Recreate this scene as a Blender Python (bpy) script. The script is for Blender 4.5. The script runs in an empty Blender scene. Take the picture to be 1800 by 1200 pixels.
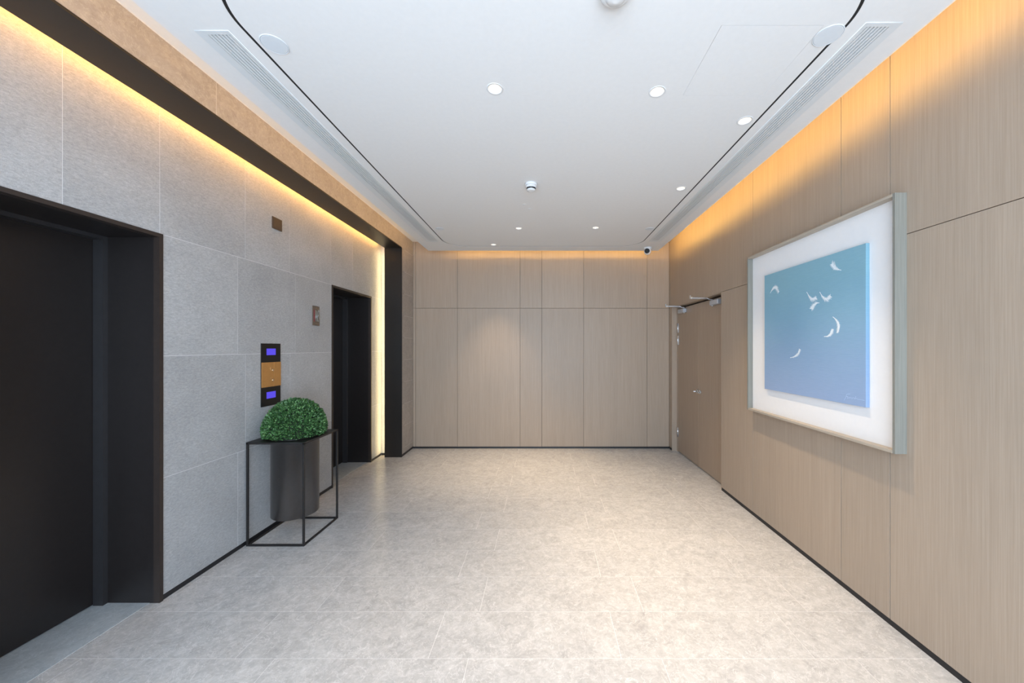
import bpy, bmesh, math, random
import numpy as np
from mathutils import Vector, Matrix

random.seed(7)
C = bpy.context.scene.collection
SC = bpy.context.scene
PI = math.pi

# ------------------------------------------------------------------ camera, world, light, exposure
EYE = 1.43
cam_d = bpy.data.cameras.new('camera')
cam_d.sensor_width = 36.0
cam_d.lens = 36.0 * 640.0 / 1800.0
cam_d.shift_x = (900 - 955) / 1800.0
cam_d.shift_y = (611 - 600) / 1800.0
cam_d.clip_start = 0.05
cam = bpy.data.objects.new('camera', cam_d)
C.objects.link(cam)
cam.location = (0, 0, EYE)
cam.rotation_euler = (PI / 2, 0, 0)
SC.camera = cam

SC.view_settings.view_transform = 'Standard'
SC.view_settings.look = 'None'
SC.view_settings.gamma = 1.0
SC.view_settings.use_curve_mapping = False
SC.view_settings.exposure = 0.08

W = bpy.data.worlds.new('world')
SC.world = W
W.use_nodes = True
bg = W.node_tree.nodes['Background']
bg.inputs[0].default_value = (0.80, 0.90, 1.0, 1)
bg.inputs[1].default_value = 1.0


def area(name, loc, rot, sx, sy, power, col, spread=PI):
    l = bpy.data.lights.new(name, 'AREA')
    l.shape = 'RECTANGLE'
    l.size, l.size_y = sx, sy
    l.energy = power
    l.color = col
    l.spread = spread
    o = bpy.data.objects.new(name, l)
    C.objects.link(o)
    o.location = loc
    o.rotation_euler = rot
    return o


# added cool area light at the open end behind the camera, standing in for daylight
area('rear_fill_light', (0.0, -1.46, 1.45), (PI / 2, 0, 0), 3.4, 2.5, 205, (0.68, 0.83, 1.0))

DOWNLIGHT_W = 118.0
DOWN_COL = (1.0, 0.76, 0.50)
COVE_COL = (1.0, 0.58, 0.14)
COVE_COL_L = (1.0, 0.55, 0.17)
COVE_R, COVE_B, COVE_L = 13.5, 24.0, 6.5
WALLWASH_COL = (1.0, 0.48, 0.11)
WASH_TOP, WASH_SIDE = 50.0, 42.0


# ------------------------------------------------------------------ helpers
ORIGIN = {}


def world_loc(o):
    v = Vector((0, 0, 0))
    while o is not None:
        v += o.location
        o = o.parent
    return v


def box(bm, x0, x1, y0, y1, z0, z1, mi=0):
    x0, x1 = min(x0, x1), max(x0, x1)
    y0, y1 = min(y0, y1), max(y0, y1)
    z0, z1 = min(z0, z1), max(z0, z1)
    v = [bm.verts.new(p) for p in ((x0, y0, z0), (x1, y0, z0), (x1, y1, z0), (x0, y1, z0),
                                   (x0, y0, z1), (x1, y0, z1), (x1, y1, z1), (x0, y1, z1))]
    fs = []
    for q in ((3, 2, 1, 0), (4, 5, 6, 7), (0, 1, 5, 4), (1, 2, 6, 5), (2, 3, 7, 6), (3, 0, 4, 7)):
        f = bm.faces.new([v[i] for i in q])
        f.material_index = mi
        fs.append(f)
    return fs


def frame_of(d):
    d = Vector(d).normalized()
    a = Vector((0, 0, 1)) if abs(d.z) < 0.9 else Vector((1, 0, 0))
    u = d.cross(a).normalized()
    return u, d.cross(u).normalized()


def tube(bm, p0, p1, r0, r1=None, seg=12, caps=True, mi=0):
    r1 = r0 if r1 is None else r1
    p0, p1 = Vector(p0), Vector(p1)
    u, w = frame_of(p1 - p0)
    a, b = [], []
    for i in range(seg):
        t = 2 * PI * i / seg
        d = u * math.cos(t) + w * math.sin(t)
        a.append(bm.verts.new(p0 + d * r0))
        b.append(bm.verts.new(p1 + d * r1))
    for i in range(seg):
        j = (i + 1) % seg
        f = bm.faces.new((a[i], a[j], b[j], b[i]))
        f.smooth = True
        f.material_index = mi
    if caps:
        bm.faces.new(a[::-1]).material_index = mi
        bm.faces.new(b).material_index = mi


def bar(bm, p0, p1, w, h, mi=0):
    """flat bar with width w (horizontal) and height h between two points"""
    p0, p1 = Vector(p0), Vector(p1)
    d = (p1 - p0).normalized()
    up = Vector((0, 0, 1)) if abs(d.z) < 0.9 else Vector((0, 1, 0))
    s = d.cross(up).normalized() * (w / 2)
    t = s.cross(d).normalized() * (h / 2)
    v = [bm.verts.new(p + a * s + b * t) for p in (p0, p1) for a, b in ((-1, -1), (1, -1), (1, 1), (-1, 1))]
    for q in ((3, 2, 1, 0), (4, 5, 6, 7), (0, 1, 5, 4), (1, 2, 6, 5), (2, 3, 7, 6), (3, 0, 4, 7)):
        bm.faces.new([v[i] for i in q]).material_index = mi


def lathe(bm, prof, c=(0, 0, 0), seg=32, axis='z', mi=0, cap0=True, cap1=True, smooth=True):
    c = Vector(c)
    rings = []
    for r, h in prof:
        ring = []
        for i in range(seg):
            t = 2 * PI * i / seg
            a, b = r * math.cos(t), r * math.sin(t)
            p = {'z': (a, b, h), 'x': (h, a, b), 'y': (b, h, a)}[axis]
            ring.append(bm.verts.new(c + Vector(p)))
        rings.append(ring)
    for k in range(len(rings) - 1):
        for i in range(seg):
            j = (i + 1) % seg
            f = bm.faces.new((rings[k][i], rings[k][j], rings[k + 1][j], rings[k + 1][i]))
            f.smooth = smooth
            f.material_index = mi
    if cap0:
        bm.faces.new(rings[0][::-1]).material_index = mi
    if cap1:
        bm.faces.new(rings[-1]).material_index = mi


def obj(name, bm, mat, parent=None, bevel=0.0, mats=None, origin=None):
    bmesh.ops.recalc_face_normals(bm, faces=bm.faces[:])
    if bevel > 0:
        bmesh.ops.bevel(bm, geom=bm.edges[:], offset=bevel, segments=1, profile=0.5, affect='EDGES', clamp_overlap=True)
    off = Vector((0, 0, 0))
    if parent is not None:
        off = world_loc(parent)
    if origin is not None:
        off2 = Vector(origin)
    else:
        off2 = off
    bm.transform(Matrix.Translation(-off2))
    me = bpy.data.meshes.new(name)
    bm.to_mesh(me)
    bm.free()
    for m in (mats or [mat]):
        me.materials.append(m)
    o = bpy.data.objects.new(name, me)
    C.objects.link(o)
    if parent is not None:
        o.parent = parent
    o.location = off2 - off
    return o


def empty(name, loc=(0, 0, 0)):
    o = bpy.data.objects.new(name, None)
    o.empty_display_size = 0.1
    C.objects.link(o)
    o.location = loc
    return o


def tag(o, label=None, cat=None, group=None, kind=None):
    if label:
        o['label'] = label
    if cat:
        o['category'] = cat
    if group:
        o['group'] = group
    if kind:
        o['kind'] = kind
    return o


def copy_tree(o, parent=None):
    c = o.copy()
    C.objects.link(c)
    if parent is not None:
        c.parent = parent
    for ch in list(o.children):
        copy_tree(ch, c)
    return c


def new():
    return bmesh.new()


def shape_mesh(loops, z0, z1):
    """flat slab from an outline and its holes (lists of xy points)"""
    cu = bpy.data.curves.new('tmp', 'CURVE')
    cu.dimensions = '2D'
    cu.fill_mode = 'BOTH'
    cu.extrude = (z1 - z0) / 2
    for lp in loops:
        s = cu.splines.new('POLY')
        s.points.add(len(lp) - 1)
        for p, q in zip(s.points, lp):
            p.co = (q[0], q[1], 0, 1)
        s.use_cyclic_u = True
    o = bpy.data.objects.new('tmp', cu)
    C.objects.link(o)
    bpy.context.view_layer.update()
    me = bpy.data.meshes.new_from_object(o.evaluated_get(bpy.context.evaluated_depsgraph_get()))
    bpy.data.objects.remove(o)
    bm = bmesh.new()
    bm.from_mesh(me)
    bpy.data.meshes.remove(me)
    bmesh.ops.remove_doubles(bm, verts=bm.verts[:], dist=1e-5)
    bm.transform(Matrix.Translation((0, 0, (z0 + z1) / 2)))
    return bm


def rect(x0, x1, y0, y1):
    return [(x0, y0), (x1, y0), (x1, y1), (x0, y1)]


def rrect(x0, x1, y0, y1, r, n=24):
    pts = []
    for cx, cy, a0 in ((x1 - r, y1 - r, 0), (x0 + r, y1 - r, PI / 2), (x0 + r, y0 + r, PI), (x1 - r, y0 + r, 1.5 * PI)):
        for i in range(n + 1):
            a = a0 + PI / 2 * i / n
            pts.append((cx + r * math.cos(a), cy + r * math.sin(a)))
    return pts


def circle(x, y, r, n=32):
    return [(x + r * math.cos(2 * PI * i / n), y + r * math.sin(2 * PI * i / n)) for i in range(n)]


# ------------------------------------------------------------------ materials
class NT:
    def __init__(self, name):
        self.m = bpy.data.materials.new(name)
        self.m.use_nodes = True
        self.t = self.m.node_tree
        self.b = self.t.nodes['Principled BSDF']

    def n(self, typ, **kw):
        n = self.t.nodes.new(typ)
        for k, v in kw.items():
            if k in n.inputs:
                n.inputs[k].default_value = v
            else:
                setattr(n, k, v)
        return n

    def l(self, a, b):
        self.t.links.new(a, b)

    def set(self, **kw):
        for k, v in kw.items():
            self.b.inputs[k.replace('_', ' ')].default_value = v
        return self.m

    def coords(self, scale=(1, 1, 1), rnd=0.0):
        tc = self.n('ShaderNodeTexCoord')
        mp = self.n('ShaderNodeMapping')
        mp.inputs['Scale'].default_value = scale
        out = tc.outputs['Object']
        if rnd:
            oi = self.n('ShaderNodeObjectInfo')
            mu = self.n('ShaderNodeVectorMath', operation='SCALE')
            mu.inputs[0].default_value = (rnd, rnd * 0.7, rnd * 1.3)
            self.l(oi.outputs['Random'], mu.inputs['Scale'])
            ad = self.n('ShaderNodeVectorMath', operation='ADD')
            self.l(out, ad.inputs[0])
            self.l(mu.outputs[0], ad.inputs[1])
            out = ad.outputs[0]
        self.l(out, mp.inputs['Vector'])
        return mp.outputs[0]

    def noise(self, vec, scale, detail=4, rough=0.55, dist=0.0):
        n = self.n('ShaderNodeTexNoise')
        n.inputs['Scale'].default_value = scale
        n.inputs['Detail'].default_value = detail
        n.inputs['Roughness'].default_value = rough
        n.inputs['Distortion'].default_value = dist
        self.l(vec, n.inputs['Vector'])
        return n.outputs['Fac']

    def ramp(self, fac, stops):
        r = self.n('ShaderNodeValToRGB')
        cr = r.color_ramp
        while len(cr.elements) < len(stops):
            cr.elements.new(0.5)
        for e, (p, c) in zip(cr.elements, stops):
            e.position = p
            e.color = (*c, 1) if len(c) == 3 else c
        self.l(fac, r.inputs[0])
        return r.outputs[0]

    def mix(self, a, b, fac, mode='MIX'):
        n = self.n('ShaderNodeMix', data_type='RGBA', blend_type=mode)
        for s, i in ((fac, 0), (a, 6), (b, 7)):
            if hasattr(s, 'is_output'):
                self.l(s, n.inputs[i])
            elif i == 0:
                n.inputs[0].default_value = s
            else:
                n.inputs[i].default_value = (*s, 1)
        return n.outputs[2]

    def tint(self, col, amount):
        """brightness differs a little from one piece to the next"""
        oi = self.n('ShaderNodeObjectInfo')
        mr = self.n('ShaderNodeMapRange')
        mr.inputs['To Min'].default_value = 1 - amount
        mr.inputs['To Max'].default_value = 1 + amount
        self.l(oi.outputs['Random'], mr.inputs['Value'])
        v = self.n('ShaderNodeVectorMath', operation='SCALE')
        self.l(col, v.inputs[0])
        self.l(mr.outputs[0], v.inputs['Scale'])
        return v.outputs[0]

    def bump(self, h, strength, dist=0.002):
        b = self.n('ShaderNodeBump')
        b.inputs['Strength'].default_value = strength
        b.inputs['Distance'].default_value = dist
        self.l(h, b.inputs['Height'])
        self.l(b.outputs[0], self.b.inputs['Normal'])

    def color(self, out):
        self.l(out, self.b.inputs['Base Color'])


def plain(name, col, rough=0.5, metal=0.0, spec=0.5, emit=None, es=0.0, speck=0.0):
    t = NT(name)
    t.set(Base_Color=(*col, 1), Roughness=rough, Metallic=metal)
    t.b.inputs['Specular IOR Level'].default_value = spec
    if emit:
        t.b.inputs['Emission Color'].default_value = (*emit, 1)
        t.b.inputs['Emission Strength'].default_value = es
    # slight procedural unevenness of the finish
    vec = t.coords()
    f = t.noise(vec, 40, 3)
    lo = tuple(c * (1 - speck) for c in col)
    hi = tuple(min(1, c * (1 + speck)) for c in col)
    t.color(t.ramp(f, [(0.3, lo), (0.7, hi)]))
    return t.m


def wood(name, dark, mid, light, axis='z', rough=0.42, tint=0.03):
    t = NT(name)
    sc = {'z': (1, 1, 0.012), 'y': (1, 0.012, 1), 'x': (0.012, 1, 1)}[axis]
    v = t.coords(sc, rnd=9.0)
    a = t.noise(v, 230, 4, 0.7)
    b = t.noise(v, 110, 4, 0.6)
    c = t.noise(v, 9, 3, 0.5)
    col = t.ramp(a, [(0.30, dark), (0.50, mid), (0.72, light)])
    col2 = t.ramp(b, [(0.3, dark), (0.52, mid), (0.75, light)])
    col3 = t.ramp(c, [(0.3, tuple(x * 0.93 for x in mid)), (0.7, tuple(x * 1.06 for x in mid))])
    m = t.mix(t.mix(col, col2, 0.28), col3, 0.35)
    t.color(t.tint(m, tint))
    t.set(Roughness=rough)
    t.b.inputs['Specular IOR Level'].default_value = 0.35
    t.bump(a, 0.10, 0.0006)
    return t.m


def granite(name, dark, mid, light, tint=0.05):
    t = NT(name)
    v = t.coords((1, 0.55, 1.5), rnd=11.0)
    v2 = t.coords((1, 1, 1), rnd=5.0)
    a = t.noise(v, 95, 6, 0.75, 0.4)
    b = t.noise(v2, 380, 3, 0.7)
    c = t.noise(v2, 3.5, 4, 0.55)
    col = t.ramp(a, [(0.30, dark), (0.5, mid), (0.70, light)])
    col2 = t.ramp(b, [(0.30, dark), (0.52, mid), (0.74, light)])
    m = t.mix(col, col2, 0.42)
    big = t.ramp(c, [(0.25, (0.90, 0.90, 0.90)), (0.75, (1.08, 1.08, 1.08))])
    m = t.mix(m, big, 1.0, 'MULTIPLY')
    sp = t.ramp(t.noise(v2, 160, 2, 0.5), [(0.73, (0, 0, 0)), (0.78, (1, 1, 1))])
    m = t.mix(m, light, sp)
    t.color(t.tint(m, tint))
    t.set(Roughness=0.62)
    t.b.inputs['Specular IOR Level'].default_value = 0.35
    t.bump(a, 0.55, 0.0022)
    return t.m


def marble(name, dark, mid, light, rough=0.3, tint=0.05, vein=0.5, spec=0.5):
    t = NT(name)
    v = t.coords((1, 1, 1), rnd=17.0)
    a = t.noise(v, 7, 9, 0.68, 1.2)
    b = t.noise(v, 34, 6, 0.7, 0.9)
    col = t.ramp(a, [(0.30, dark), (0.5, mid), (0.72, light)])
    col2 = t.ramp(b, [(0.32, dark), (0.5, mid), (0.68, light)])
    m = t.mix(col, col2, 0.5)
    # fine light veins where a warped noise crosses its middle value
    n = t.noise(v, 11, 5, 0.6, 1.8)
    s = t.n('ShaderNodeMath', operation='SUBTRACT')
    s.inputs[1].default_value = 0.5
    t.l(n, s.inputs[0])
    ab = t.n('ShaderNodeMath', operation='ABSOLUTE')
    t.l(s.outputs[0], ab.inputs[0])
    vn = t.ramp(ab.outputs[0], [(0.0, (vein, vein, vein)), (0.014, (0, 0, 0))])
    m = t.mix(m, tuple(min(1, c * 1.28) for c in light), vn)
    fl = t.ramp(t.noise(v, 120, 3, 0.6), [(0.66, (0, 0, 0)), (0.74, (0.6, 0.6, 0.6))])
    m = t.mix(m, tuple(min(1, c * 1.18) for c in light), fl)
    t.color(t.tint(m, tint))
    t.set(Roughness=rough)
    t.b.inputs['Specular IOR Level'].default_value = spec
    t.bump(b, 0.08, 0.0008)
    return t.m


M = {}
M['wood'] = wood('taupe_veneer', (0.295, 0.230, 0.173), (0.370, 0.294, 0.228), (0.445, 0.367, 0.296))
M['door_wood'] = wood('door_veneer', (0.285, 0.212, 0.155), (0.360, 0.276, 0.208), (0.44, 0.352, 0.275))
M['frame_wood'] = wood('grey_oak', (0.155, 0.152, 0.132), (0.225, 0.222, 0.195), (0.315, 0.31, 0.28), 'z', 0.5)
M['frame_wood_y'] = wood('grey_oak_lying', (0.27, 0.235, 0.19), (0.40, 0.35, 0.29), (0.54, 0.48, 0.41), 'y', 0.5)
M['granite'] = granite('grey_granite', (0.245, 0.25, 0.258), (0.385, 0.393, 0.403), (0.56, 0.57, 0.58))
M['floor'] = marble('grey_marble_floor', (0.350, 0.344, 0.342), (0.475, 0.468, 0.464), (0.625, 0.617, 0.612), 0.23, 0.02)
M['sill'] = marble('blue_grey_sill_stone', (0.30, 0.33, 0.35), (0.40, 0.43, 0.45), (0.50, 0.53, 0.55), 0.3, 0.02)
M['portal'] = marble('portal_stone', (0.27, 0.236, 0.205), (0.345, 0.31, 0.278), (0.44, 0.40, 0.362), 0.35, 0.05)
M['grout'] = plain('pale_grout', (0.72, 0.71, 0.70), 0.8, speck=0.04)
M['grout_wall'] = plain('wall_grout', (0.68, 0.69, 0.70), 0.8, speck=0.04)
M['dark_gap'] = plain('dark_backing', (0.05, 0.035, 0.025), 0.8, speck=0.1)
M['ceil'] = plain('white_ceiling_paint', (0.75, 0.75, 0.75), 0.85, spec=0.2, speck=0.012)
M['white'] = plain('white_plastic', (0.72, 0.73, 0.74), 0.4, speck=0.01)
M['plate'] = plain('pale_grey_plate', (0.66, 0.70, 0.74), 0.5, speck=0.01)
M['grille'] = plain('white_grille_metal', (0.66, 0.69, 0.71), 0.45, speck=0.01)
M['black'] = plain('black_gap', (0.008, 0.008, 0.009), 0.6, speck=0.1)
M['skirt'] = plain('black_skirting', (0.010, 0.010, 0.012), 0.45, speck=0.1)
M['lift'] = plain('black_lift_metal', (0.016, 0.0135, 0.0135), 0.32, 0.0, 0.42, speck=0.08)
M['lift_edge'] = plain('dark_grey_lift_frame', (0.034, 0.033, 0.036), 0.35, 0.2, 0.5, speck=0.06)
M['lift_trim'] = plain('bronze_trim', (0.040, 0.030, 0.026), 0.42, 0.3, speck=0.06)
M['lining'] = plain('black_lining', (0.017, 0.014, 0.012), 0.42, 0.2, 0.5, speck=0.06)
M['steel'] = plain('brushed_steel', (0.62, 0.63, 0.65), 0.3, 1.0, speck=0.05)
M['silver'] = plain('silver_paint', (0.50, 0.53, 0.58), 0.35, 0.6, speck=0.03)
M['stand'] = plain('black_stand_metal', (0.028, 0.026, 0.026), 0.42, 0.5, speck=0.08)
M['pot'] = plain('gunmetal_pot', (0.21, 0.198, 0.195), 0.30, 0.95, speck=0.04)
M['matboard'] = plain('white_mat_board', (0.80, 0.80, 0.81), 0.7, spec=0.2, speck=0.008)
M['feather'] = plain('white_feather_paint', (0.78, 0.85, 0.90), 0.7, spec=0.1, speck=0.03)
M['ink'] = plain('pale_signature_paint', (0.48, 0.62, 0.82), 0.7, spec=0.1)
M['gold'] = plain('gold_plate', (0.50, 0.25, 0.075), 0.42, 0.35, speck=0.06)
M['brass'] = plain('pale_brass', (0.75, 0.58, 0.38), 0.25, 1.0, speck=0.03)
M['panelblack'] = plain('black_glass_panel', (0.006, 0.006, 0.007), 0.35, spec=0.3, speck=0.05)
M['display'] = plain('violet_display', (0.02, 0.02, 0.08), 0.3, emit=(0.085, 0.055, 0.78), es=0.9)
M['brown'] = plain('brown_plate', (0.075, 0.050, 0.034), 0.4, 0.2, speck=0.08)
M['bronze'] = plain('bronze_plate', (0.20, 0.165, 0.135), 0.4, 0.6, speck=0.06)
M['red'] = plain('red_label', (0.25, 0.06, 0.07), 0.5, speck=0.15)
M['lens'] = plain('black_lens', (0.004, 0.004, 0.005), 0.12, speck=0.05)
M['lamp'] = plain('lamp_face', (0.9, 0.9, 0.9), 0.4, emit=(1.0, 0.90, 0.76), es=5.0)
M['reflector'] = plain('bright_reflector', (0.88, 0.86, 0.82), 0.25, 0.3, speck=0.01)
M['cove_r'] = plain('cove_led_right', (0.8, 0.8, 0.8), 0.5, emit=COVE_COL, es=COVE_R)
M['cove_b'] = plain('cove_led_back', (0.8, 0.8, 0.8), 0.5, emit=COVE_COL, es=COVE_B)
M['cove_l'] = plain('cove_led_left', (0.8, 0.8, 0.8), 0.5, emit=COVE_COL_L, es=COVE_L)
M['wash_top'] = plain('portal_led_top', (0.8, 0.8, 0.8), 0.5, emit=WALLWASH_COL, es=WASH_TOP)
M['wash_side'] = plain('portal_led_side', (0.8, 0.8, 0.8), 0.5, emit=(1.0, 0.74, 0.36), es=WASH_SIDE)
M['core'] = plain('dark_twig_core', (0.012, 0.022, 0.010), 0.9, speck=0.3)


def mk_canvas():
    t = NT('blue_canvas')
    tc = t.n('ShaderNodeTexCoord')
    sep = t.n('ShaderNodeSeparateXYZ')
    t.l(tc.outputs['Generated'], sep.inputs[0])
    st = t.coords((1, 1.2, 22))
    nz = t.noise(st, 5, 5, 0.6, 0.3)
    ad = t.n('ShaderNodeMath', operation='MULTIPLY_ADD')
    t.l(nz, ad.inputs[0])
    ad.inputs[1].default_value = 0.25
    t.l(sep.outputs['Z'], ad.inputs[2])
    col = t.ramp(ad.outputs[0], [(0.10, (0.275, 0.375, 0.575)), (0.45, (0.235, 0.365, 0.54)), (0.75, (0.215, 0.39, 0.52)), (1.0, (0.22, 0.41, 0.51))])
    fine = t.ramp(t.noise(t.coords((1, 3, 60)), 6, 3), [(0.3, (0.95, 0.96, 0.97)), (0.7, (1.05, 1.04, 1.03))])
    t.color(t.mix(col, fine, 1.0, 'MULTIPLY'))
    t.set(Roughness=0.6)
    t.b.inputs['Specular IOR Level'].default_value = 0.2
    t.bump(nz, 0.08, 0.001)
    return t.m


def mk_leaf():
    t = NT('boxwood_leaf')
    g = t.n('ShaderNodeNewGeometry')
    col = t.ramp(g.outputs['Random Per Island'], [(0.0, (0.026, 0.075, 0.024)), (0.5, (0.050, 0.135, 0.042)), (0.85, (0.090, 0.215, 0.070)), (1.0, (0.18, 0.34, 0.13))])
    t.color(col)
    t.set(Roughness=0.42)
    t.b.inputs['Specular IOR Level'].default_value = 0.45
    return t.m


M['canvas'] = mk_canvas()
M['leaf'] = mk_leaf()


def mk_glass():
    t = NT('clear_glass')
    t.set(Base_Color=(0.92, 0.97, 0.97, 1), Roughness=0.05)
    t.b.inputs['Transmission Weight'].default_value = 1.0
    return t.m


M['glass'] = mk_glass()

# ------------------------------------------------------------------ measures (metres)
XR = 1.7875          # right wall
XL = -2.154          # lift wall
XP = -1.85           # portal stone face
XPB = -2.073         # back of the portal
YB = 5.17            # back wall
YN = -1.5            # open end behind the camera
ZC = 2.75            # ceiling underside
ZT = 2.935           # cove top
ZJ = 1.989           # wood panel joint
XC, YC = 1.564, 4.955  # ceiling edges
SK = 0.032           # skirting height
L1 = (1.200, 2.060)  # lift openings
L2 = (3.705, 4.565)
LH = 2.071
XD = -2.496          # lift door plane
YE = 4.84            # end of the lift recess
DR = (3.655, 5.06)   # wooden door recess
XDR = 1.855

# ------------------------------------------------------------------ floor
bm = new()
box(bm, -2.75, 2.0, YN, YB + 0.1, -0.12, -0.0005)
floor = tag(obj('floor', bm, M['grout']), 'pale grey marble floor of long tiles with thin light joints', 'floor', kind='structure')
ROW, Y0, TL, g = 0.2985, 1.676, 0.89, 0.0010


def floor_tile(x0, x1, y0, y1, mat='floor', name='floor_tile', parent=None):
    b = new()
    box(b, x0 + g, x1 - g, y0 + g, y1 - g, -0.012, 0.0)
    return obj(name, b, M[mat], parent or floor)


k = -11
while Y0 + k * ROW < YB:
    ya, yb = Y0 + k * ROW, min(Y0 + (k + 1) * ROW, YB)
    x = (-0.53 if k % 2 == 0 else -0.345) - 2 * TL
    left = XP if ya > 4.70 else -2.205
    if yb > 4.76 > ya:
        left = -2.205
    xs = [left]
    for i in range(6):
        xx = x + i * TL
        if left + 0.05 < xx < 1.80:
            xs.append(xx)
    right = 1.87
    xs.append(right)
    for a, b_ in zip(xs[:-1], xs[1:]):
        floor_tile(a, b_, max(ya, YN), yb)
    k += 1

# ------------------------------------------------------------------ left wall (lift wall) of grey stone
bm = new()
T = 0.02
box(bm, -2.30, XL - 0.0008, YN, L1[0], SK, ZT)
box(bm, -2.30, XL - 0.0008, L1[1], L2[0], SK, ZT)
box(bm, -2.30, XL - 0.0008, L2[1], YE + 0.2, SK, ZT)
box(bm, -2.30, XL - 0.0008, L1[0], L1[1], LH, ZT)
box(bm, -2.30, XL - 0.0008, L2[0], L2[1], LH, ZT)
box(bm, -2.62, -2.30, YN, L1[0] - 0.1, 0, ZT)
box(bm, -2.62, -2.30, L1[1] + 0.02, L2[0] - 0.02, 0, ZT)
box(bm, -2.62, -2.30, L2[1] + 0.02, YE + 0.2, 0, ZT)
box(bm, -2.62, -2.30, L1[0] - 0.1, L1[1] + 0.02, LH + 0.02, ZT)
box(bm, -2.62, -2.30, L2[0] - 0.02, L2[1] + 0.02, LH + 0.02, ZT)
box(bm, -2.72, -2.62, YN, YE + 0.2, 0, ZT)
wall_left = tag(obj('wall_left', bm, M['grout_wall']), 'grey granite-tiled wall holding the two black lift doors', 'wall', kind='structure')

ZR = [SK, 0.692, 1.384, 2.071, ZT]
near = [YN, -1.2, -0.6, 0.0, 0.6]
jA = near + [L1[0], L1[1], 2.567, 3.162, L2[0], L2[1], YE]
jB = near + [L1[0], L1[1], 2.633, 3.098, L2[0], L2[1], YE]
jC = near + [1.05, 1.631, 2.045, 2.631, 3.090, 3.696, 4.115, 4.72, YE]
gt = 0.0013
for r, js in enumerate((jA, jB, jA, jC)):
    for a, b_ in zip(js[:-1], js[1:]):
        if r < 3 and ((a, b_) == L1 or (a, b_) == L2):
            continue
        b = new()
        box(b, XL - T, XL, a + gt, b_ - gt, ZR[r] + gt, ZR[r + 1] - gt)
        obj('stone_tile', b, M['granite'], wall_left)
# short return at the far end of the recess
b = new()
box(b, XL + 0.001, XP - 0.02, YE, YE + 0.02, SK, ZT)
obj('recess_return', b, M['granite'], wall_left)

# black recessed skirtings
b = new()
for a, c in ((YN, L1[0]), (L1[1], L2[0]), (L2[1], YE)):
    box(b, XL - 0.03, XL - 0.003, a, c, 0, SK)
box(b, XL, XP - 0.02, YE + 0.003, YE + 0.012, 0, SK)
tag(obj('baseboard_left', b, M['skirt']), 'thin black recessed skirting under the grey stone wall', 'skirting', kind='structure')
b = new()
box(b, XR - 0.002 + 0.005, XR + 0.012, YN, DR[0], 0, SK)
box(b, XR + 0.003, XR + 0.012, DR[1], YB, 0, SK)
tag(obj('baseboard_right', b, M['skirt']), 'thin black recessed skirting under the wood wall with the picture', 'skirting', kind='structure')
b = new()
box(b, XP, XR, YB + 0.003, YB + 0.012, 0, SK - 0.004)
box(b, XP - 0.012, XP - 0.003, 4.76, YB, 0, SK)
tag(obj('baseboard_back', b, M['skirt']), 'thin black recessed skirting under the far wood wall', 'skirting', kind='structure')

# ------------------------------------------------------------------ stone portal around the lifts
YJ = 4.755
bm = new()
box(bm, XPB + 0.01, XP - 0.0008, YN, YB + 0.05, 2.746, ZT - 0.005)          # lintel core
box(bm, XPB + 0.01, XP - 0.02, YJ + 0.012, YE - 0.002, 0.0, 2.745)  # pier core
box(bm, XPB + 0.05, XP - 0.0008, YE + 0.022, YB - 0.001, SK, 2.745)
portal = tag(obj('trim_1', bm, M['grout']), 'stone-faced portal with black metal lining framing the lift recess', 'portal', kind='structure')
b = new()
box(b, XPB, XP + 0.002, YN, YJ, 2.733, 2.745)
box(b, XPB, XPB + 0.01, YN, YJ, 2.745, ZT - 0.06)
obj('soffit_lining', b, M['lining'], portal)
b = new()
box(b, XPB, XP + 0.002, YJ, YJ + 0.012, 0.0, 2.733)
box(b, XPB, XPB + 0.01, YJ + 0.012, YE - 0.005, 0.0, 2.733)
obj('jamb_lining', b, M['lining'], portal)
# fascia stones
fj = [YN, -0.59, 0.29, 1.18, 2.06, 2.94, 3.83, 4.72]
for a, c in zip(fj[:-1], fj[1:]):
    b = new()
    box(b, XP - 0.02, XP, a + gt, c - gt, 2.747, ZT - 0.004)
    obj('fascia_stone', b, M['portal'], portal)
zz = [SK] + [2.733 - 0.2925 * i for i in range(9, 0, -1)] + [2.733, ZT - 0.004]
for i, (a, c) in enumerate(zip(zz[:-1], zz[1:])):
    b = new()
    y0 = YJ + 0.004 if c < 2.74 else 4.722
    box(b, XP - 0.02, XP, y0, YB - 0.002, a + gt, c - gt)
    obj('pier_stone', b, M['portal'], portal)
b = new()
box(b, XP - 0.03, XP + 0.004, 1.0, YB, ZT - 0.004, ZT - 0.001)
box(b, XP - 0.03, XP + 0.004, YN, 1.0, ZT - 0.004, ZT - 0.001)
obj('top_bead', b, M['grout'], portal)
# light strips behind the portal, aimed at the stone wall
b = new()
box(b, XPB - 0.006, XPB, 0.3, YJ - 0.02, 2.790, 2.802)
obj('light_strip', b, M['wash_top'], portal)
b = new()
box(b, XPB - 0.004, XPB, YJ + 0.030, YJ + 0.040, 0.04, 2.70)
obj('light_strip', b, M['wash_side'], portal)

# ------------------------------------------------------------------ right wall of wood veneer panels
bm = new()
BX = XR + 0.012
box(bm, BX, 2.05, YN, DR[0] - 0.002, 0, ZT)
box(bm, BX, 2.05, DR[0] - 0.002, DR[1], ZJ + 0.002, ZT)
box(bm, BX, 2.05, DR[1], YB + 0.05, 0, ZT)
box(bm, 1.93, 2.05, DR[0], DR[1], 0, ZJ)
wall_right = tag(obj('wall_right', bm, M['dark_gap']), 'taupe wood-panelled wall carrying the framed blue picture', 'wall', kind='structure')
gp = 0.0017


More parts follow.
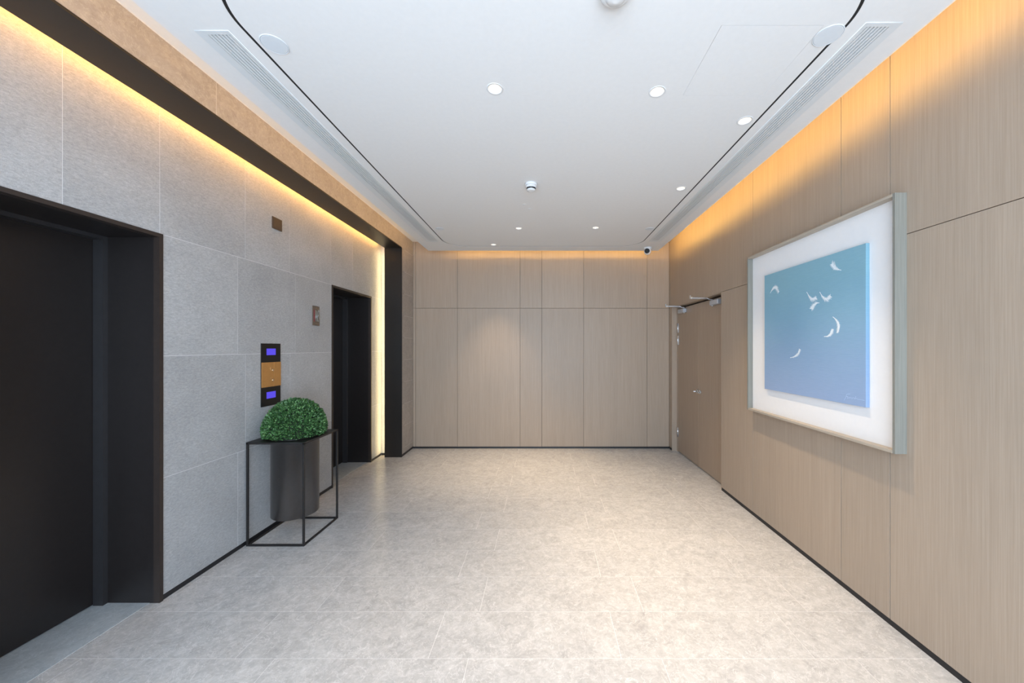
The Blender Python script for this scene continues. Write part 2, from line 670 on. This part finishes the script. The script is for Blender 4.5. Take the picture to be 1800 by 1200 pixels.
def panel(parent, x0, x1, y0, y1, z0, z1, name='wood_panel', mat='wood'):
    b = new()
    box(b, x0, x1, y0, y1, z0, z1)
    return obj(name, b, M[mat], parent, bevel=0.0006)


yj = [YN, -0.57, 0.037, 0.347, 1.267, 1.877, 2.186, 3.105, DR[0]]
for a, c in zip(yj[:-1], yj[1:]):
    panel(wall_right, XR, BX - 0.0005, a + gp, c - (gp if c != DR[0] else 0), SK, ZJ - gp)
yj[-1] = YB
for a, c in zip(yj[:-1], yj[1:]):
    panel(wall_right, XR, BX - 0.0005, a + gp, c - gp, ZJ + gp, ZT - 0.001)
panel(wall_right, XR, BX - 0.0005, DR[1], YB - 0.001, SK, ZJ - gp)

# ------------------------------------------------------------------ back wall
bm = new()
BY = YB + 0.012
box(bm, -2.05, 2.05, BY, BY + 0.12, 0, ZT)
wall_back = tag(obj('wall_back', bm, M['dark_gap']), 'far wall of taupe wood panels opposite the viewer', 'wall', kind='structure')
xj = [XP, -1.812, -1.22, -0.33, -0.02, 0.573, 1.473, XR]
for a, c in zip(xj[:-1], xj[1:]):
    for z0, z1 in ((SK - 0.004, ZJ + 0.001 - gp), (ZJ + 0.001 + gp, ZT - 0.001)):
        panel(wall_back, a + gp, c - gp, YB, BY - 0.0005, z0, z1)

# ------------------------------------------------------------------ ceiling
DL = [(-0.247, 1.857), (0.587, 1.877), (1.172, 2.117), (1.141, 3.017), (-0.270, 4.023), (0.576, 4.004), (-0.638, 4.66)]
bm = new()
box(bm, -2.72, 2.05, YN, YB + 0.13, ZT, ZT + 0.1)
ceiling = tag(obj('ceiling', bm, M['ceil']), 'white lobby ceiling with a lowered raft, lit coves and a black racetrack groove', 'ceiling', kind='structure')
TH = 0.012
RX, RY0, RY1, RR, GW = 1.2436, 1.235, 4.738, 0.27, 0.0068
GL = (-1.448, -1.314, 1.520, 4.515)
GR = (1.314, 1.456, 1.483, 4.515)
bm = shape_mesh([rect(-XC, XC, YN, YC), rrect(-RX - GW, RX + GW, RY0 - GW, RY1 + GW, RR + GW),
                 rect(*GL), rect(*GR)], ZC, ZC + TH)
obj('ceiling_border', bm, M['ceil'], ceiling)
AP = (0.730, 1.150, 1.491, 1.907)
bm = shape_mesh([rrect(-RX + GW, RX - GW, RY0 + GW, RY1 - GW, RR - GW), rect(*AP)] + [circle(x, y, 0.037) for x, y in DL], ZC, ZC + TH)
obj('ceiling_raft', bm, M['ceil'], ceiling)
g0 = GW - 0.0003
bm = shape_mesh([rrect(-RX - g0, RX + g0, RY0 - g0, RY1 + g0, RR + g0), rrect(-RX + g0, RX - g0, RY0 + g0, RY1 - g0, RR - g0)], ZC + 0.002, ZC + TH)
obj('groove_profile', bm, M['black'], ceiling)
b = new()
box(b, AP[0] + 0.0016, AP[1] - 0.0016, AP[2] + 0.0016, AP[3] - 0.0016, ZC, ZC + TH)
obj('access_panel', b, M['ceil'], ceiling)
# LED strips lying in the coves on the raft's upper side
b = new()
box(b, 1.496, 1.500, YN + 0.3, YC - 0.03, ZC + 0.028, ZC + 0.088)
obj('light_strip', b, M['cove_r'], ceiling)
b = new()
box(b, -1.25, 1.50, YC - 0.068, YC - 0.064, ZC + 0.022, ZC + 0.040)
obj('light_strip', b, M['cove_b'], ceiling)
b = new()
box(b, -1.500, -1.496, YN + 0.3, YC - 0.03, ZC + 0.028, ZC + 0.088)
obj('light_strip', b, M['cove_l'], ceiling)


def linear_grille(R, label):
    x0, x1, y0, y1 = R
    e = empty('linear_air_grille', ((x0 + x1) / 2, (y0 + y1) / 2, ZC))
    tag(e, label, 'air grille', 'linear air grilles in the ceiling')
    outer = x0 if x0 < 0 else x1
    s = 1 if x0 < 0 else -1
    fr = shape_mesh([rect(x0 - 0.004, x1 + 0.004, y0 - 0.006, y1 + 0.012),
                     rect(min(outer + s * 0.036, outer + s * 0.128), max(outer + s * 0.036, outer + s * 0.128), y0 + 0.012, y1 - 0.03)], ZC - 0.003, ZC + 0.004)
    obj('frame', fr, M['grille'], e)
    bk = new()
    box(bk, x0 + 0.01, x1 - 0.01, y0 + 0.005, y1 - 0.005, ZC + 0.0045, ZC + 0.008)
    obj('duct_back', bk, M['black'], e)
    n = 6
    w = 0.092 / n
    for i in range(n):
        xa = outer + s * (0.0375 + i * w)
        sl = new()
        pa, pb = xa, xa + s * (w - 0.0056)
        vv = [sl.verts.new(p) for p in ((pa, y0 + 0.012, ZC - 0.002), (pb, y0 + 0.012, ZC - 0.002), (pb + s * 0.001, y0 + 0.012, ZC + 0.004), (pa + s * 0.001, y0 + 0.012, ZC + 0.004),
                                        (pa, y1 - 0.03, ZC - 0.002), (pb, y1 - 0.03, ZC - 0.002), (pb + s * 0.001, y1 - 0.03, ZC + 0.004), (pa + s * 0.001, y1 - 0.03, ZC + 0.004))]
        for q in ((3, 2, 1, 0), (4, 5, 6, 7), (0, 1, 5, 4), (1, 2, 6, 5), (2, 3, 7, 6), (3, 0, 4, 7)):
            sl.faces.new([vv[j] for j in q])
        obj('slat', sl, M['grille'], e)
    return e


linear_grille(GL, 'long white slotted air grille on the lift side of the ceiling')
linear_grille(GR, 'long white slotted air grille on the picture side of the ceiling')

# downlights
DL_LABEL = ['round white downlight, nearest to the lifts of the two near the ceiling front',
            'round white downlight beside the square access panel',
            'round white downlight by the black groove, in front of the framed picture',
            'small round downlight by the black groove, above the wooden door side',
            'small round downlight behind the smoke detector, toward the lifts',
            'small round downlight behind the smoke detector, toward the wooden doors',
            'small round downlight set right beside the far cove, closest to the back wall']


def downlight():
    e = empty('recessed_downlight', (0, 0, 0))
    b = new()
    lathe(b, [(0.0345, 0.004), (0.0345, -0.0025), (0.042, -0.0015), (0.043, 0.0), (0.0365, 0.0), (0.0365, 0.004)], seg=40, cap0=False, cap1=False)
    obj('trim_ring', b, M['white'], e)
    b = new()
    lathe(b, [(0.0345, 0.002), (0.032, 0.018), (0.0255, 0.040), (0.024, 0.046)], seg=40, cap0=False, cap1=False)
    obj('reflector', b, M['reflector'], e)
    b = new()
    lathe(b, [(0.024, 0.046), (0.024, 0.042), (0.018, 0.039), (0.008, 0.037)], seg=32)
    obj('lamp', b, M['lamp'], e)
    return e


dl0 = downlight()
for i, (x, y) in enumerate(DL):
    e = dl0 if i == 0 else copy_tree(dl0)
    e.location = (x, y, ZC)
    tag(e, DL_LABEL[i], 'downlight', 'ceiling downlights')
    l = bpy.data.lights.new('downlight_beam', 'SPOT')
    l.energy = DOWNLIGHT_W
    l.color = DOWN_COL
    l.spot_size = math.radians(66)
    l.spot_blend = 1.0
    l.shadow_soft_size = 0.016
    s = bpy.data.objects.new('downlight_beam', l)
    C.objects.link(s)
    s.location = (x, y, ZC - 0.004)

# extra beams without fixtures, added over and behind the viewer to brighten the near end
for x, y in ((-0.25, -0.28), (0.58, -0.28), (1.17, 0.30)):
    s = bpy.data.objects.new('downlight_beam', bpy.data.lights['downlight_beam'])
    C.objects.link(s)
    s.location = (x, y, ZC - 0.004)

# round ceiling cover plates
PL = [(-1.170, 1.585, 0.054, 'round white cover plate on the ceiling nearest the near lift'),
      (1.205, 1.540, 0.056, 'round white cover plate overlapping the black groove near the access panel'),
      (-1.149, 4.04, 0.046, 'small round cover plate at the far end of the lift-side air grille'),
      (1.180, 4.04, 0.046, 'small round cover plate at the far end of the picture-side air grille')]
for x, y, r, lab in PL:
    e = empty('ceiling_cover_plate', (x, y, ZC))
    tag(e, lab, 'cover plate', 'round plates on the ceiling')
    b = new()
    lathe(b, [(r, ZC), (r, ZC - 0.0015), (r - 0.002, ZC - 0.0028), (r - 0.004, ZC - 0.0028), (r - 0.004, ZC - 0.0005)], (x, y, 0), 40, cap1=False)
    obj('rim', b, M['plate'], e)
    b = new()
    lathe(b, [(r - 0.0045, ZC - 0.0003), (r - 0.0045, ZC - 0.0022), (r - 0.007, ZC - 0.0028)], (x, y, 0), 40)
    obj('disc', b, M['plate'], e)

# concealed sprinkler covers behind the detector
for x, y, lab in ((-0.175, 3.36, 'tiny flat white sprinkler cover left behind the smoke detector'), (-0.128, 3.47, 'tiny flat white sprinkler cover straight behind the smoke detector')):
    b = new()
    lathe(b, [(0.018, ZC), (0.018, ZC - 0.0015), (0.016, ZC - 0.0025)], (x, y, 0), 24)
    tag(obj('sprinkler_cover', b, M['white'], origin=(x, y, ZC)), lab, 'sprinkler', 'sprinkler covers')

# smoke detector
sx, sy = -0.098, 2.93
e = tag(empty('smoke_detector', (sx, sy, ZC)), 'white smoke detector with slotted rim in the middle of the ceiling', 'smoke detector')
b = new()
lathe(b, [(0.049, ZC), (0.050, ZC - 0.008), (0.049, ZC - 0.017), (0.046, ZC - 0.020)], (sx, sy, 0), 40)
obj('base', b, M['white'], e)
b = new()
lathe(b, [(0.045, ZC - 0.020), (0.042, ZC - 0.034), (0.031, ZC - 0.036), (0.031, ZC - 0.047), (0.036, ZC - 0.049), (0.033, ZC - 0.056), (0.020, ZC - 0.060)], (sx, sy, 0), 40)
obj('head', b, M['white'], e)
b = new()
for i in range(14):
    a = 2 * PI * i / 14
    d = Vector((math.cos(a), math.sin(a), 0))
    p = Vector((sx, sy, ZC - 0.0415)) + d * 0.0335
    t_ = Vector((-d.y, d.x, 0)) * 0.0058
    bar(b, p - t_, p + t_, 0.006, 0.0105)
obj('vent_slots', b, M['black'], e)

# domed detector at the very front of the ceiling
dx, dy = 0.266, 1.335
e = tag(empty('motion_detector', (dx, dy, ZC)), 'round domed detector cut off by the top picture edge', 'detector')
b = new()
lathe(b, [(0.056, ZC), (0.060, ZC - 0.010), (0.060, ZC - 0.020), (0.054, ZC - 0.028), (0.046, ZC - 0.030)], (dx, dy, 0), 48)
obj('base', b, M['white'], e)
b = new()
lathe(b, [(0.040, ZC - 0.030), (0.038, ZC - 0.036), (0.028, ZC - 0.044), (0.012, ZC - 0.048)], (dx, dy, 0), 40)
obj('dome', b, M['white'], e)

# CCTV camera
cx, cy = 1.378, 4.80
e = tag(empty('security_camera', (cx, cy, ZC)), 'white turret security camera with black lens under the far ceiling corner', 'camera')
b = new()
lathe(b, [(0.050, ZC), (0.052, ZC - 0.010), (0.048, ZC - 0.024), (0.036, ZC - 0.030)], (cx, cy, 0), 32)
obj('base', b, M['white'], e)
b = new()
cc = Vector((cx - 0.008, cy - 0.015, ZC - 0.052))
bmesh.ops.create_uvsphere(b, u_segments=24, v_segments=16, radius=0.046, matrix=Matrix.Translation(cc))
for f in b.faces:
    f.smooth = True
obj('housing', b, M['white'], e)
d = Vector((-0.42, -0.90, -0.12)).normalized()
b = new()
tube(b, cc + d * 0.026, cc + d * 0.050, 0.0335, 0.031, 28)
ln = obj('lens_window', b, M['lens'], e)
b = new()
tube(b, cc + d * 0.0495, cc + d * 0.0515, 0.012, 0.011, 20)
obj('lens', b, M['panelblack'], ln)


# ------------------------------------------------------------------ lift doors
def lift_door(n, O, label):
    y0, y1 = O
    yc = (y0 + y1) / 2
    e = empty('door_%d' % n, (XL, yc, 0))
    tag(e, label, 'lift door', kind='structure')
    # face trim, proud of the stone by a few millimetres
    b = new()
    xa, xb = XL - 0.03, XL + 0.004
    box(b, xa, xb, y0, y0 + 0.02, 0, LH)
    box(b, xa, xb, y1 - 0.02, y1, 0, LH)
    box(b, xa, xb, y0 + 0.02, y1 - 0.02, LH - 0.021, LH)
    obj('face_trim', b, M['lift_trim'], e)
    b = new()
    box(b, -2.44, XL - 0.03, y0 + 0.002, y0 + 0.020, 0.0, LH - 0.004)
    box(b, -2.44, XL - 0.03, y1 - 0.020, y1 - 0.002, 0.0, LH - 0.004)
    box(b, -2.44, XL - 0.03, y0 + 0.020, y1 - 0.020, LH - 0.022, LH - 0.004)
    obj('reveal', b, M['lift'], e)
    b = new()
    box(b, XD + 0.002, -2.44, y0 + 0.018, y0 + 0.044, 0.0, LH - 0.02)
    box(b, XD + 0.002, -2.44, y1 - 0.044, y1 - 0.018, 0.0, LH - 0.02)
    box(b, XD + 0.002, -2.44, y0 + 0.044, y1 - 0.044, LH - 0.042, LH - 0.02)
    obj('inner_frame', b, M['lift_edge'], e)
    for a, c in ((y0 + 0.03, yc - 0.0018), (yc + 0.0018, y1 - 0.03)):
        b = new()
        box(b, XD - 0.03, XD, a, c, 0.006, LH - 0.03)
        obj('door_panel', b, M['lift'], e, bevel=0.0015)
    b = new()
    box(b, -2.60, -2.206, y0 + 0.02, y1 - 0.02, -0.012, 0.0015)
    obj('threshold', b, M['sill'], e)
    return e


lift_door(2, L1, 'black lift door at the near left with bronze-edged reveal')
lift_door(3, L2, 'farther black lift door beside the lit portal edge')

# ------------------------------------------------------------------ wooden double door
dm = (DR[0] + DR[1]) / 2
door = tag(empty('door_1', (XDR, dm, 0)), 'pair of taupe wooden doors recessed in the picture wall', 'door', kind='structure')
b = new()
box(b, BX - 0.0005 - 0.0115, XDR + 0.05, DR[1] - 0.004, DR[1] + 0.0, 0.0, ZJ)
box(b, XDR, XDR + 0.05, DR[1] - 0.045, DR[1] - 0.004, 0.0, ZJ)
box(b, XR + 0.0005, XDR + 0.05, DR[0] - 0.001, DR[0] + 0.006, 0.0, ZJ)
box(b, XDR, XDR + 0.05, DR[0] + 0.006, DR[0] + 0.02, 0.0, ZJ)
box(b, XR + 0.0005, XDR + 0.05, DR[0] + 0.006, DR[1] - 0.004, ZJ - 0.006, ZJ + 0.0)
obj('door_frame', b, M['wood'], door)


def leaf(y0, y1, hinge_y, hs, closer_y):
    b = new()
    box(b, XDR + 0.002, XDR + 0.045, y0, y1, 0.010, 1.962)
    lf = obj('door_leaf', b, M['door_wood'], door, bevel=0.001)
    for z in (1.700, 1.535, 0.27):
        b = new()
        tube(b, (XDR - 0.005, hinge_y, z - 0.065), (XDR - 0.005, hinge_y, z + 0.065), 0.0065, seg=12)
        for q in (-0.022, 0.022):
            tube(b, (XDR - 0.005, hinge_y, z + q - 0.001), (XDR - 0.005, hinge_y, z + q + 0.001), 0.0072, seg=12)
        box(b, XDR - 0.003, XDR + 0.002, hinge_y - 0.012, hinge_y + 0.012, z - 0.062, z + 0.062)
        obj('hinge', b, M['steel'], lf)
    # closer: body on the leaf, flat arm swung out from it with a shoe at its end
    b = new()
    ya, yb = sorted((closer_y + hs * 0.02, closer_y - hs * 0.165))
    box(b, XDR - 0.048, XDR + 0.002, ya, yb, 1.888, 1.942)
    obj('closer_body', b, M['silver'], lf, bevel=0.006)
    b = new()
    sp = Vector((XDR - 0.024, closer_y, 1.942))
    tube(b, sp, sp + Vector((0, 0, 0.012)), 0.014, seg=16)
    tube(b, sp - Vector((0, 0, 0.064)), sp - Vector((0, 0, 0.054)), 0.012, seg=16)
    k1 = sp + Vector((-0.030, 0.004, 0.010))
    k2 = k1 + Vector((-0.025, 0.004, 0.018))
    tip = k2 + Vector((-0.175, 0.012, 0.004))
    bar(b, sp + Vector((0, 0, 0.012)), k1, 0.014, 0.005)
    bar(b, k1, k2, 0.014, 0.005)
    bar(b, k2, tip, 0.014, 0.005)
    bar(b, k2 + Vector((0.01, 0, -0.009)), tip + Vector((0.005, 0, -0.008)), 0.012, 0.004)
    tube(b, tip + Vector((0.016, 0, -0.014)), tip + Vector((0.016, 0, 0.010)), 0.009, seg=14)
    box(b, tip.x - 0.006, tip.x + 0.002, tip.y - 0.010, tip.y + 0.010, tip.z - 0.010, tip.z + 0.026)
    obj('closer_arm', b, M['steel'], lf)
    return lf


near_leaf = leaf(DR[0] + 0.008, dm - 0.0015, DR[0] + 0.008, 1, 3.945)
near_leaf.name = 'door_leaf'
far_leaf = leaf(dm + 0.0015, DR[1] - 0.044, DR[1] - 0.044, -1, 4.735)
hz = 0.905
for lf, hy, hs in ((near_leaf, dm - 0.050, -1), (far_leaf, dm + 0.030, 1)):
    b = new()
    tube(b, (XDR + 0.003, hy, hz), (XDR - 0.006, hy, hz), 0.022, seg=24)
    tube(b, (XDR - 0.006, hy, hz), (XDR - 0.040, hy, hz), 0.009, seg=16)
    tube(b, (XDR - 0.040, hy - hs * 0.004, hz), (XDR - 0.040, hy + hs * (0.055 if hs < 0 else 0.012), hz), 0.008, seg=16)
    obj('handle', b, M['steel'], lf)

# ------------------------------------------------------------------ framed picture
FY0, FY1, FZ0, FZ1, FX = 1.789, 3.091, 0.907, 2.193, 1.729
pic = tag(empty('framed_picture', (XR, (FY0 + FY1) / 2, FZ0)), 'square blue picture of floating white feathers in a deep grey wood frame', 'picture')
ft = 0.015
b = new(); box(b, FX, XR, FY0, FY0 + ft, FZ0, FZ1); obj('frame_side', b, M['frame_wood'], pic, bevel=0.001)
b = new(); box(b, FX, XR, FY1 - ft, FY1, FZ0, FZ1); obj('frame_side', b, M['frame_wood'], pic, bevel=0.001)
b = new(); box(b, FX, XR, FY0 + ft, FY1 - ft, FZ1 - ft, FZ1); obj('frame_top', b, M['frame_wood_y'], pic, bevel=0.001)
b = new(); box(b, FX, XR, FY0 + ft, FY1 - ft, FZ0, FZ0 + ft); obj('frame_bottom', b, M['frame_wood_y'], pic, bevel=0.001)
b = new(); box(b, 1.7705, XR, FY0 + ft, FY1 - ft, FZ0 + ft, FZ1 - ft); obj('mat_board', b, M['matboard'], pic)
CX = 1.750
KY0, KY1, KZ0, KZ1 = 1.975, 2.880, 1.106, 1.998
b = new(); box(b, CX, 1.7705, KY0, KY1, KZ0, KZ1)
canvas = obj('canvas', b, M['canvas'], pic, bevel=0.001)


def on_canvas(u, v, lift=0.0006):
    y = CX * 640.0 / (u - 955.0)
    return Vector((CX - lift, y, EYE - (v - 611.0) * y / 640.0))


def spline(pts, n):
    out = []
    P = [pts[0] + (pts[0] - pts[1])] + pts + [pts[-1] + (pts[-1] - pts[-2])]
    for i in range(1, len(P) - 2):
        for k in range(n):
            t = k / n
            a, b_, c, d_ = P[i - 1], P[i], P[i + 1], P[i + 2]
            out.append(0.5 * ((2 * b_) + (c - a) * t + (2 * a - 5 * b_ + 4 * c - d_) * t * t + (3 * b_ - a - 3 * c + d_) * t ** 3))
    out.append(pts[-1])
    return out


FEATHERS = [
    ([(1479, 474.7), (1471.7, 473), (1467, 470), (1462, 464)], 0.020, 0.75),
    ([(1354, 515), (1359, 507), (1364.5, 504.5), (1369, 513.5)], 0.020, 0.55),
    ([(1418, 513), (1423.5, 521.5), (1428.5, 526), (1435, 523)], 0.018, 0.75),
    ([(1441, 513), (1446.5, 521.5), (1453.5, 525.5), (1460, 520)], 0.018, 0.75),
    ([(1440.5, 532), (1435, 533), (1430, 538.5), (1427, 543)], 0.019, 0.7),
    ([(1464, 556.5), (1471, 563), (1475, 573), (1472.5, 585)], 0.013, 0.55),
    ([(1448.5, 591.5), (1456.5, 590), (1461.5, 585), (1463.5, 578.5)], 0.013, 0.6),
    ([(1389, 628.5), (1396.5, 626.5), (1403.5, 621), (1406, 613.5)], 0.013, 0.65)]
rf = random.Random(3)
for px, wmax, peak in FEATHERS:
    b = new()
    sp = spline([on_canvas(u, v) for u, v in px], 14)
    n = len(sp)
    X = Vector((-1, 0, 0))
    cnt = 1
    for i in range(n - 1):                      # quill
        t = i / (n - 1)
        dd = (sp[i + 1] - sp[i]).normalized()
        s = dd.cross(X)
        w0, w1 = 0.0016 * (1 - t) + 0.0006, 0.0016 * (1 - t) + 0.0006
        q = [sp[i] - s * w0, sp[i] + s * w0, sp[i + 1] + s * w1, sp[i + 1] - s * w1]
        b.faces.new([b.verts.new(p) for p in q])
    for i in range(int(n * 0.12), n - 1):       # barbs
        t = i / (n - 1)
        dd = (sp[i + 1] - sp[i]).normalized()
        s = dd.cross(X)
        wv = wmax * (math.sin(min(1, t / peak) * PI / 2) ** 1.3 if t < peak else math.cos((t - peak) / (1.15 - peak) * PI / 2) ** 0.6)
        for sg in (-1, 1):
            for k in range(2):
                L = wv * rf.uniform(1.0, 1.8) * (1.0 if sg > 0 else 0.7)
                root = sp[i] + dd * rf.uniform(-0.001, 0.001)
                ang = rf.uniform(0.7, 1.15)
                tip = root + (s * sg * math.sin(ang) + dd * math.cos(ang)) * L
                hw = dd * 0.0017
                lift = Vector((-0.00003 * (cnt % 40), 0, 0))
                cnt += 1
                root, tip = root + lift, tip + lift
                b.faces.new([b.verts.new(p) for p in (root - hw, root + hw, tip + hw * 0.35)])
    fo = obj('painted_feather', b, M['feather'], canvas)
# signature in the corner
b = new()
SIG = [[(880, 710), (920, 640), (945, 590), (960, 535), (1060, 525)],
       [(935, 600), (990, 600), (975, 645), (1000, 650), (1030, 620), (1050, 655), (1080, 620), (1110, 670), (1140, 625), (1180, 670), (1220, 590), (1190, 665), (1240, 650), (1280, 680), (1350, 690), (1470, 712)]]
for st in SIG:
    pp = spline([on_canvas(1430 + x / 16.36, 660 + y / 16.36, 0.0006) for x, y in st], 5)
    for a, c in zip(pp[:-1], pp[1:]):
        if (c - a).length < 1e-6:
            continue
        s = (c - a).normalized().cross(Vector((-1, 0, 0))) * 0.0011
        b.faces.new([b.verts.new(p) for p in (a - s, a + s, c + s, c - s)])
obj('signature', b, M['ink'], canvas)

# ------------------------------------------------------------------ fittings on the lift wall
# call panel
PY0, PY1 = 2.774, 2.977
e = tag(empty('lift_call_panel', (XL, (PY0 + PY1) / 2, 0.976)), 'tall lift call panel, black with gold middle and two violet displays, above the shrub', 'call panel')
b = new(); box(b, XL, XL + 0.006, PY0, PY1, 0.976, 1.463); obj('back_plate', b, M['panelblack'], e, bevel=0.0008)
ys = 2.902
for a, c in ((PY0, ys - 0.0006), (ys + 0.0006, PY1)):
    b = new(); box(b, XL + 0.006, XL + 0.009, a, c, 1.124, 1.316); obj('gold_plate', b, M['gold'], e, bevel=0.0006)
for z in (1.398, 1.059):
    b = new(); box(b, XL + 0.006, XL + 0.0075, 2.826, 2.921, z - 0.0255, z + 0.0255); obj('display', b, M['display'], e)
for z, tall in ((1.259, 1), (1.180, 0)):
    b = new()
    lathe(b, [(0.0105, 0.0), (0.0105, 0.004), (0.008, 0.006)], (XL + 0.009, 2.886, z - 0.006), 24, 'x')
    bt = obj('button', b, M['brass'], e)
    b = new()
    if tall:
        box(b, XL + 0.009, XL + 0.0105, 2.863, 2.867, z - 0.010, z + 0.018)
    else:
        box(b, XL + 0.009, XL + 0.0105, 2.860, 2.870, z + 0.008, z + 0.014)
    obj('button_mark', b, M['brass'], bt)

# square indicator plate
e = tag(empty('indicator_plate', (XL, 2.94, 2.39)), 'small square brown plate high on the grey stone wall', 'wall plate')
b = new(); box(b, XL, XL + 0.008, 2.888, 2.992, 2.382, 2.475); obj('plate_body', b, M['brown'], e, bevel=0.001)
b = new(); box(b, XL + 0.008, XL + 0.0095, 2.896, 2.984, 2.390, 2.467); obj('cover', b, M['brown'], e, bevel=0.0006)

# key switch plate
e = tag(empty('fire_switch', (XL, 3.443, 1.638)), 'narrow bronze switch plate with small glass window beside the farther lift', 'switch')
KA, KB, KZa, KZb = 3.393, 3.493, 1.640, 1.823
wy0, wy1, wz0, wz1 = KA + 0.028, KA + 0.082, KZa + 0.040, KZb - 0.038
b = new()
box(b, XL, XL + 0.007, KA, wy0, KZa, KZb)
box(b, XL, XL + 0.007, wy1, KB, KZa, KZb)
box(b, XL, XL + 0.007, wy0, wy1, KZa, wz0)
box(b, XL, XL + 0.007, wy0, wy1, wz1, KZb)
obj('plate', b, M['bronze'], e)
b = new(); box(b, XL, XL + 0.002, wy0, wy1, wz0, wz1); obj('window_back', b, M['silver'], e)
b = new(); box(b, XL + 0.007, XL + 0.0078, KA + 0.012, KA + 0.030, wz0 - 0.004, wz1 + 0.004); obj('red_label', b, M['red'], e)
for q in (0.012, 0.038):
    b = new(); tube(b, (XL + 0.005, wy0 + q, wz0), (XL + 0.005, wy0 + q, wz1 - 0.006), 0.0045, seg=10); obj('switch_bar', b, M['steel'], e)
b = new(); box(b, XL + 0.0072, XL + 0.0088, wy0 - 0.002, wy1 + 0.002, wz0 - 0.002, wz1 + 0.002); obj('window_glass', b, M['glass'], e)
for z in (KZa + 0.016, KZb - 0.016):
    b = new(); lathe(b, [(0.0042, 0), (0.0042, 0.0015), (0.002, 0.0022)], (XL + 0.007, (KA + KB) / 2, z), 14, 'x'); obj('screw', b, M['brass'], e)

# ------------------------------------------------------------------ plant stand with hanging pot
SX0, SX1, SY0, SY1, SZ = -2.140, -1.722, 2.620, 3.058, 0.748
bw = 0.013
pcx, pcy, pr = -1.931, 2.838, 0.158
st = tag(empty('plant_stand', ((SX0 + SX1) / 2, (SY0 + SY1) / 2, 0)), 'open black metal cube stand holding a hanging gunmetal pot against the grey wall', 'plant stand')
for x in (SX0, SX1 - bw):
    for y in (SY0, SY1 - bw):
        b = new(); box(b, x, x + bw, y, y + bw, 0.0, SZ - 0.004); obj('leg', b, M['stand'], st, bevel=0.001)
for x in (SX0, SX1 - bw):
    b = new(); box(b, x, x + bw, SY0 + bw, SY1 - bw, 0.0, bw); obj('bottom_rail', b, M['stand'], st, bevel=0.001)
for y in (SY0, SY1 - bw):
    b = new(); box(b, SX0 + bw, SX1 - bw, y, y + bw, 0.0, bw); obj('bottom_rail', b, M['stand'], st, bevel=0.001)
bm = shape_mesh([rect(SX0, SX1, SY0, SY1), circle(pcx, pcy, pr + 0.001, 48)], SZ - 0.004, SZ)
obj('top_plate', bm, M['stand'], st)
b = new()
for x in (SX0, SX1 - 0.006):
    box(b, x, x + 0.006, SY0, SY1, SZ - 0.014, SZ - 0.004)
for y in (SY0, SY1 - 0.006):
    box(b, SX0 + 0.006, SX1 - 0.006, y, y + 0.006, SZ - 0.014, SZ - 0.004)
obj('plate_edge', b, M['stand'], st)
b = new()
lathe(b, [(0.02, 0.150), (pr - 0.005, 0.150), (pr, 0.155), (pr, SZ - 0.001), (pr + 0.012, SZ), (pr + 0.012, SZ + 0.002), (pr - 0.003, SZ + 0.002), (pr - 0.003, SZ - 0.04), (0.02, SZ - 0.04)], (pcx, pcy, 0), 64)
obj('pot', b, M['pot'], st)

# boxwood dome: dense core plus many small leaves
bush = tag(empty('boxwood_shrub', (pcx, pcy, SZ)), 'clipped green boxwood dome growing in the hanging pot', 'shrub')
b = new()
prof = []
RH, RV, CZ = 0.200, 0.222, 0.800
for i in range(12):
    a = -0.22 + (PI / 2 + 0.22) * i / 11
    prof.append((max(0.004, (RH - 0.014) * math.cos(a)), CZ + (RV - 0.014) * math.sin(a)))
prof = [(0.13, SZ + 0.003)] + [(r, max(z, SZ + 0.006)) for r, z in prof]
lathe(b, prof, (pcx, pcy, 0), 40)
obj('twig_core', b, M['core'], bush)

rng = np.random.default_rng(5)
N = 9500
verts, faces = [], []
made = 0
while made < N:
    z = rng.uniform(-0.25, 1.0)
    ph = rng.uniform(0, 2 * PI)
    c = math.sqrt(1 - z * z)
    nrm = Vector((c * math.cos(ph), c * math.sin(ph), z))
    rr = 1.0 + rng.uniform(-0.10, 0.035) + 0.012 * math.sin(9 * ph) * math.sin(7 * z)
    p = Vector((pcx + RH * rr * nrm.x, pcy + RH * rr * nrm.y, CZ + RV * rr * nrm.z))
    if p.z < SZ + 0.009 or p.x < XL + 0.020:
        continue
    d = (nrm + Vector(rng.normal(0, 0.55, 3)) + Vector((0, 0, 0.25))).normalized()
    if p.x + d.x * 0.022 < XL + 0.006 or p.z + d.z * 0.022 < SZ + 0.008:
        continue
    side = d.cross(Vector(rng.normal(0, 1, 3))).normalized()
    up = side.cross(d)
    if up.dot(nrm) < 0:
        up = -up
    L = rng.uniform(0.014, 0.021)
    Wd = L * 0.27
    q0, q1 = p, p + d * L - up * 0.002
    m1 = p + d * L * 0.40 + up * 0.0016
    m2 = p + d * L * 0.72 + up * 0.0008
    i0 = len(verts)
    verts += [q0, m1 + side * Wd, m2 + side * Wd * 0.8, q1, m2 - side * Wd * 0.8, m1 - side * Wd, (m1 + m2) / 2 - up * 0.0016]
    faces += [(i0, i0 + 1, i0 + 6), (i0 + 1, i0 + 2, i0 + 6), (i0 + 2, i0 + 3, i0 + 6), (i0 + 3, i0 + 4, i0 + 6), (i0 + 4, i0 + 5, i0 + 6), (i0 + 5, i0, i0 + 6)]
    made += 1
base = Vector((pcx, pcy, SZ))
me = bpy.data.meshes.new('foliage')
me.from_pydata([tuple(v - base) for v in verts], [], faces)
me.materials.append(M['leaf'])
fo = bpy.data.objects.new('foliage', me)
C.objects.link(fo)
fo.parent = bush
fo['kind'] = 'stuff'
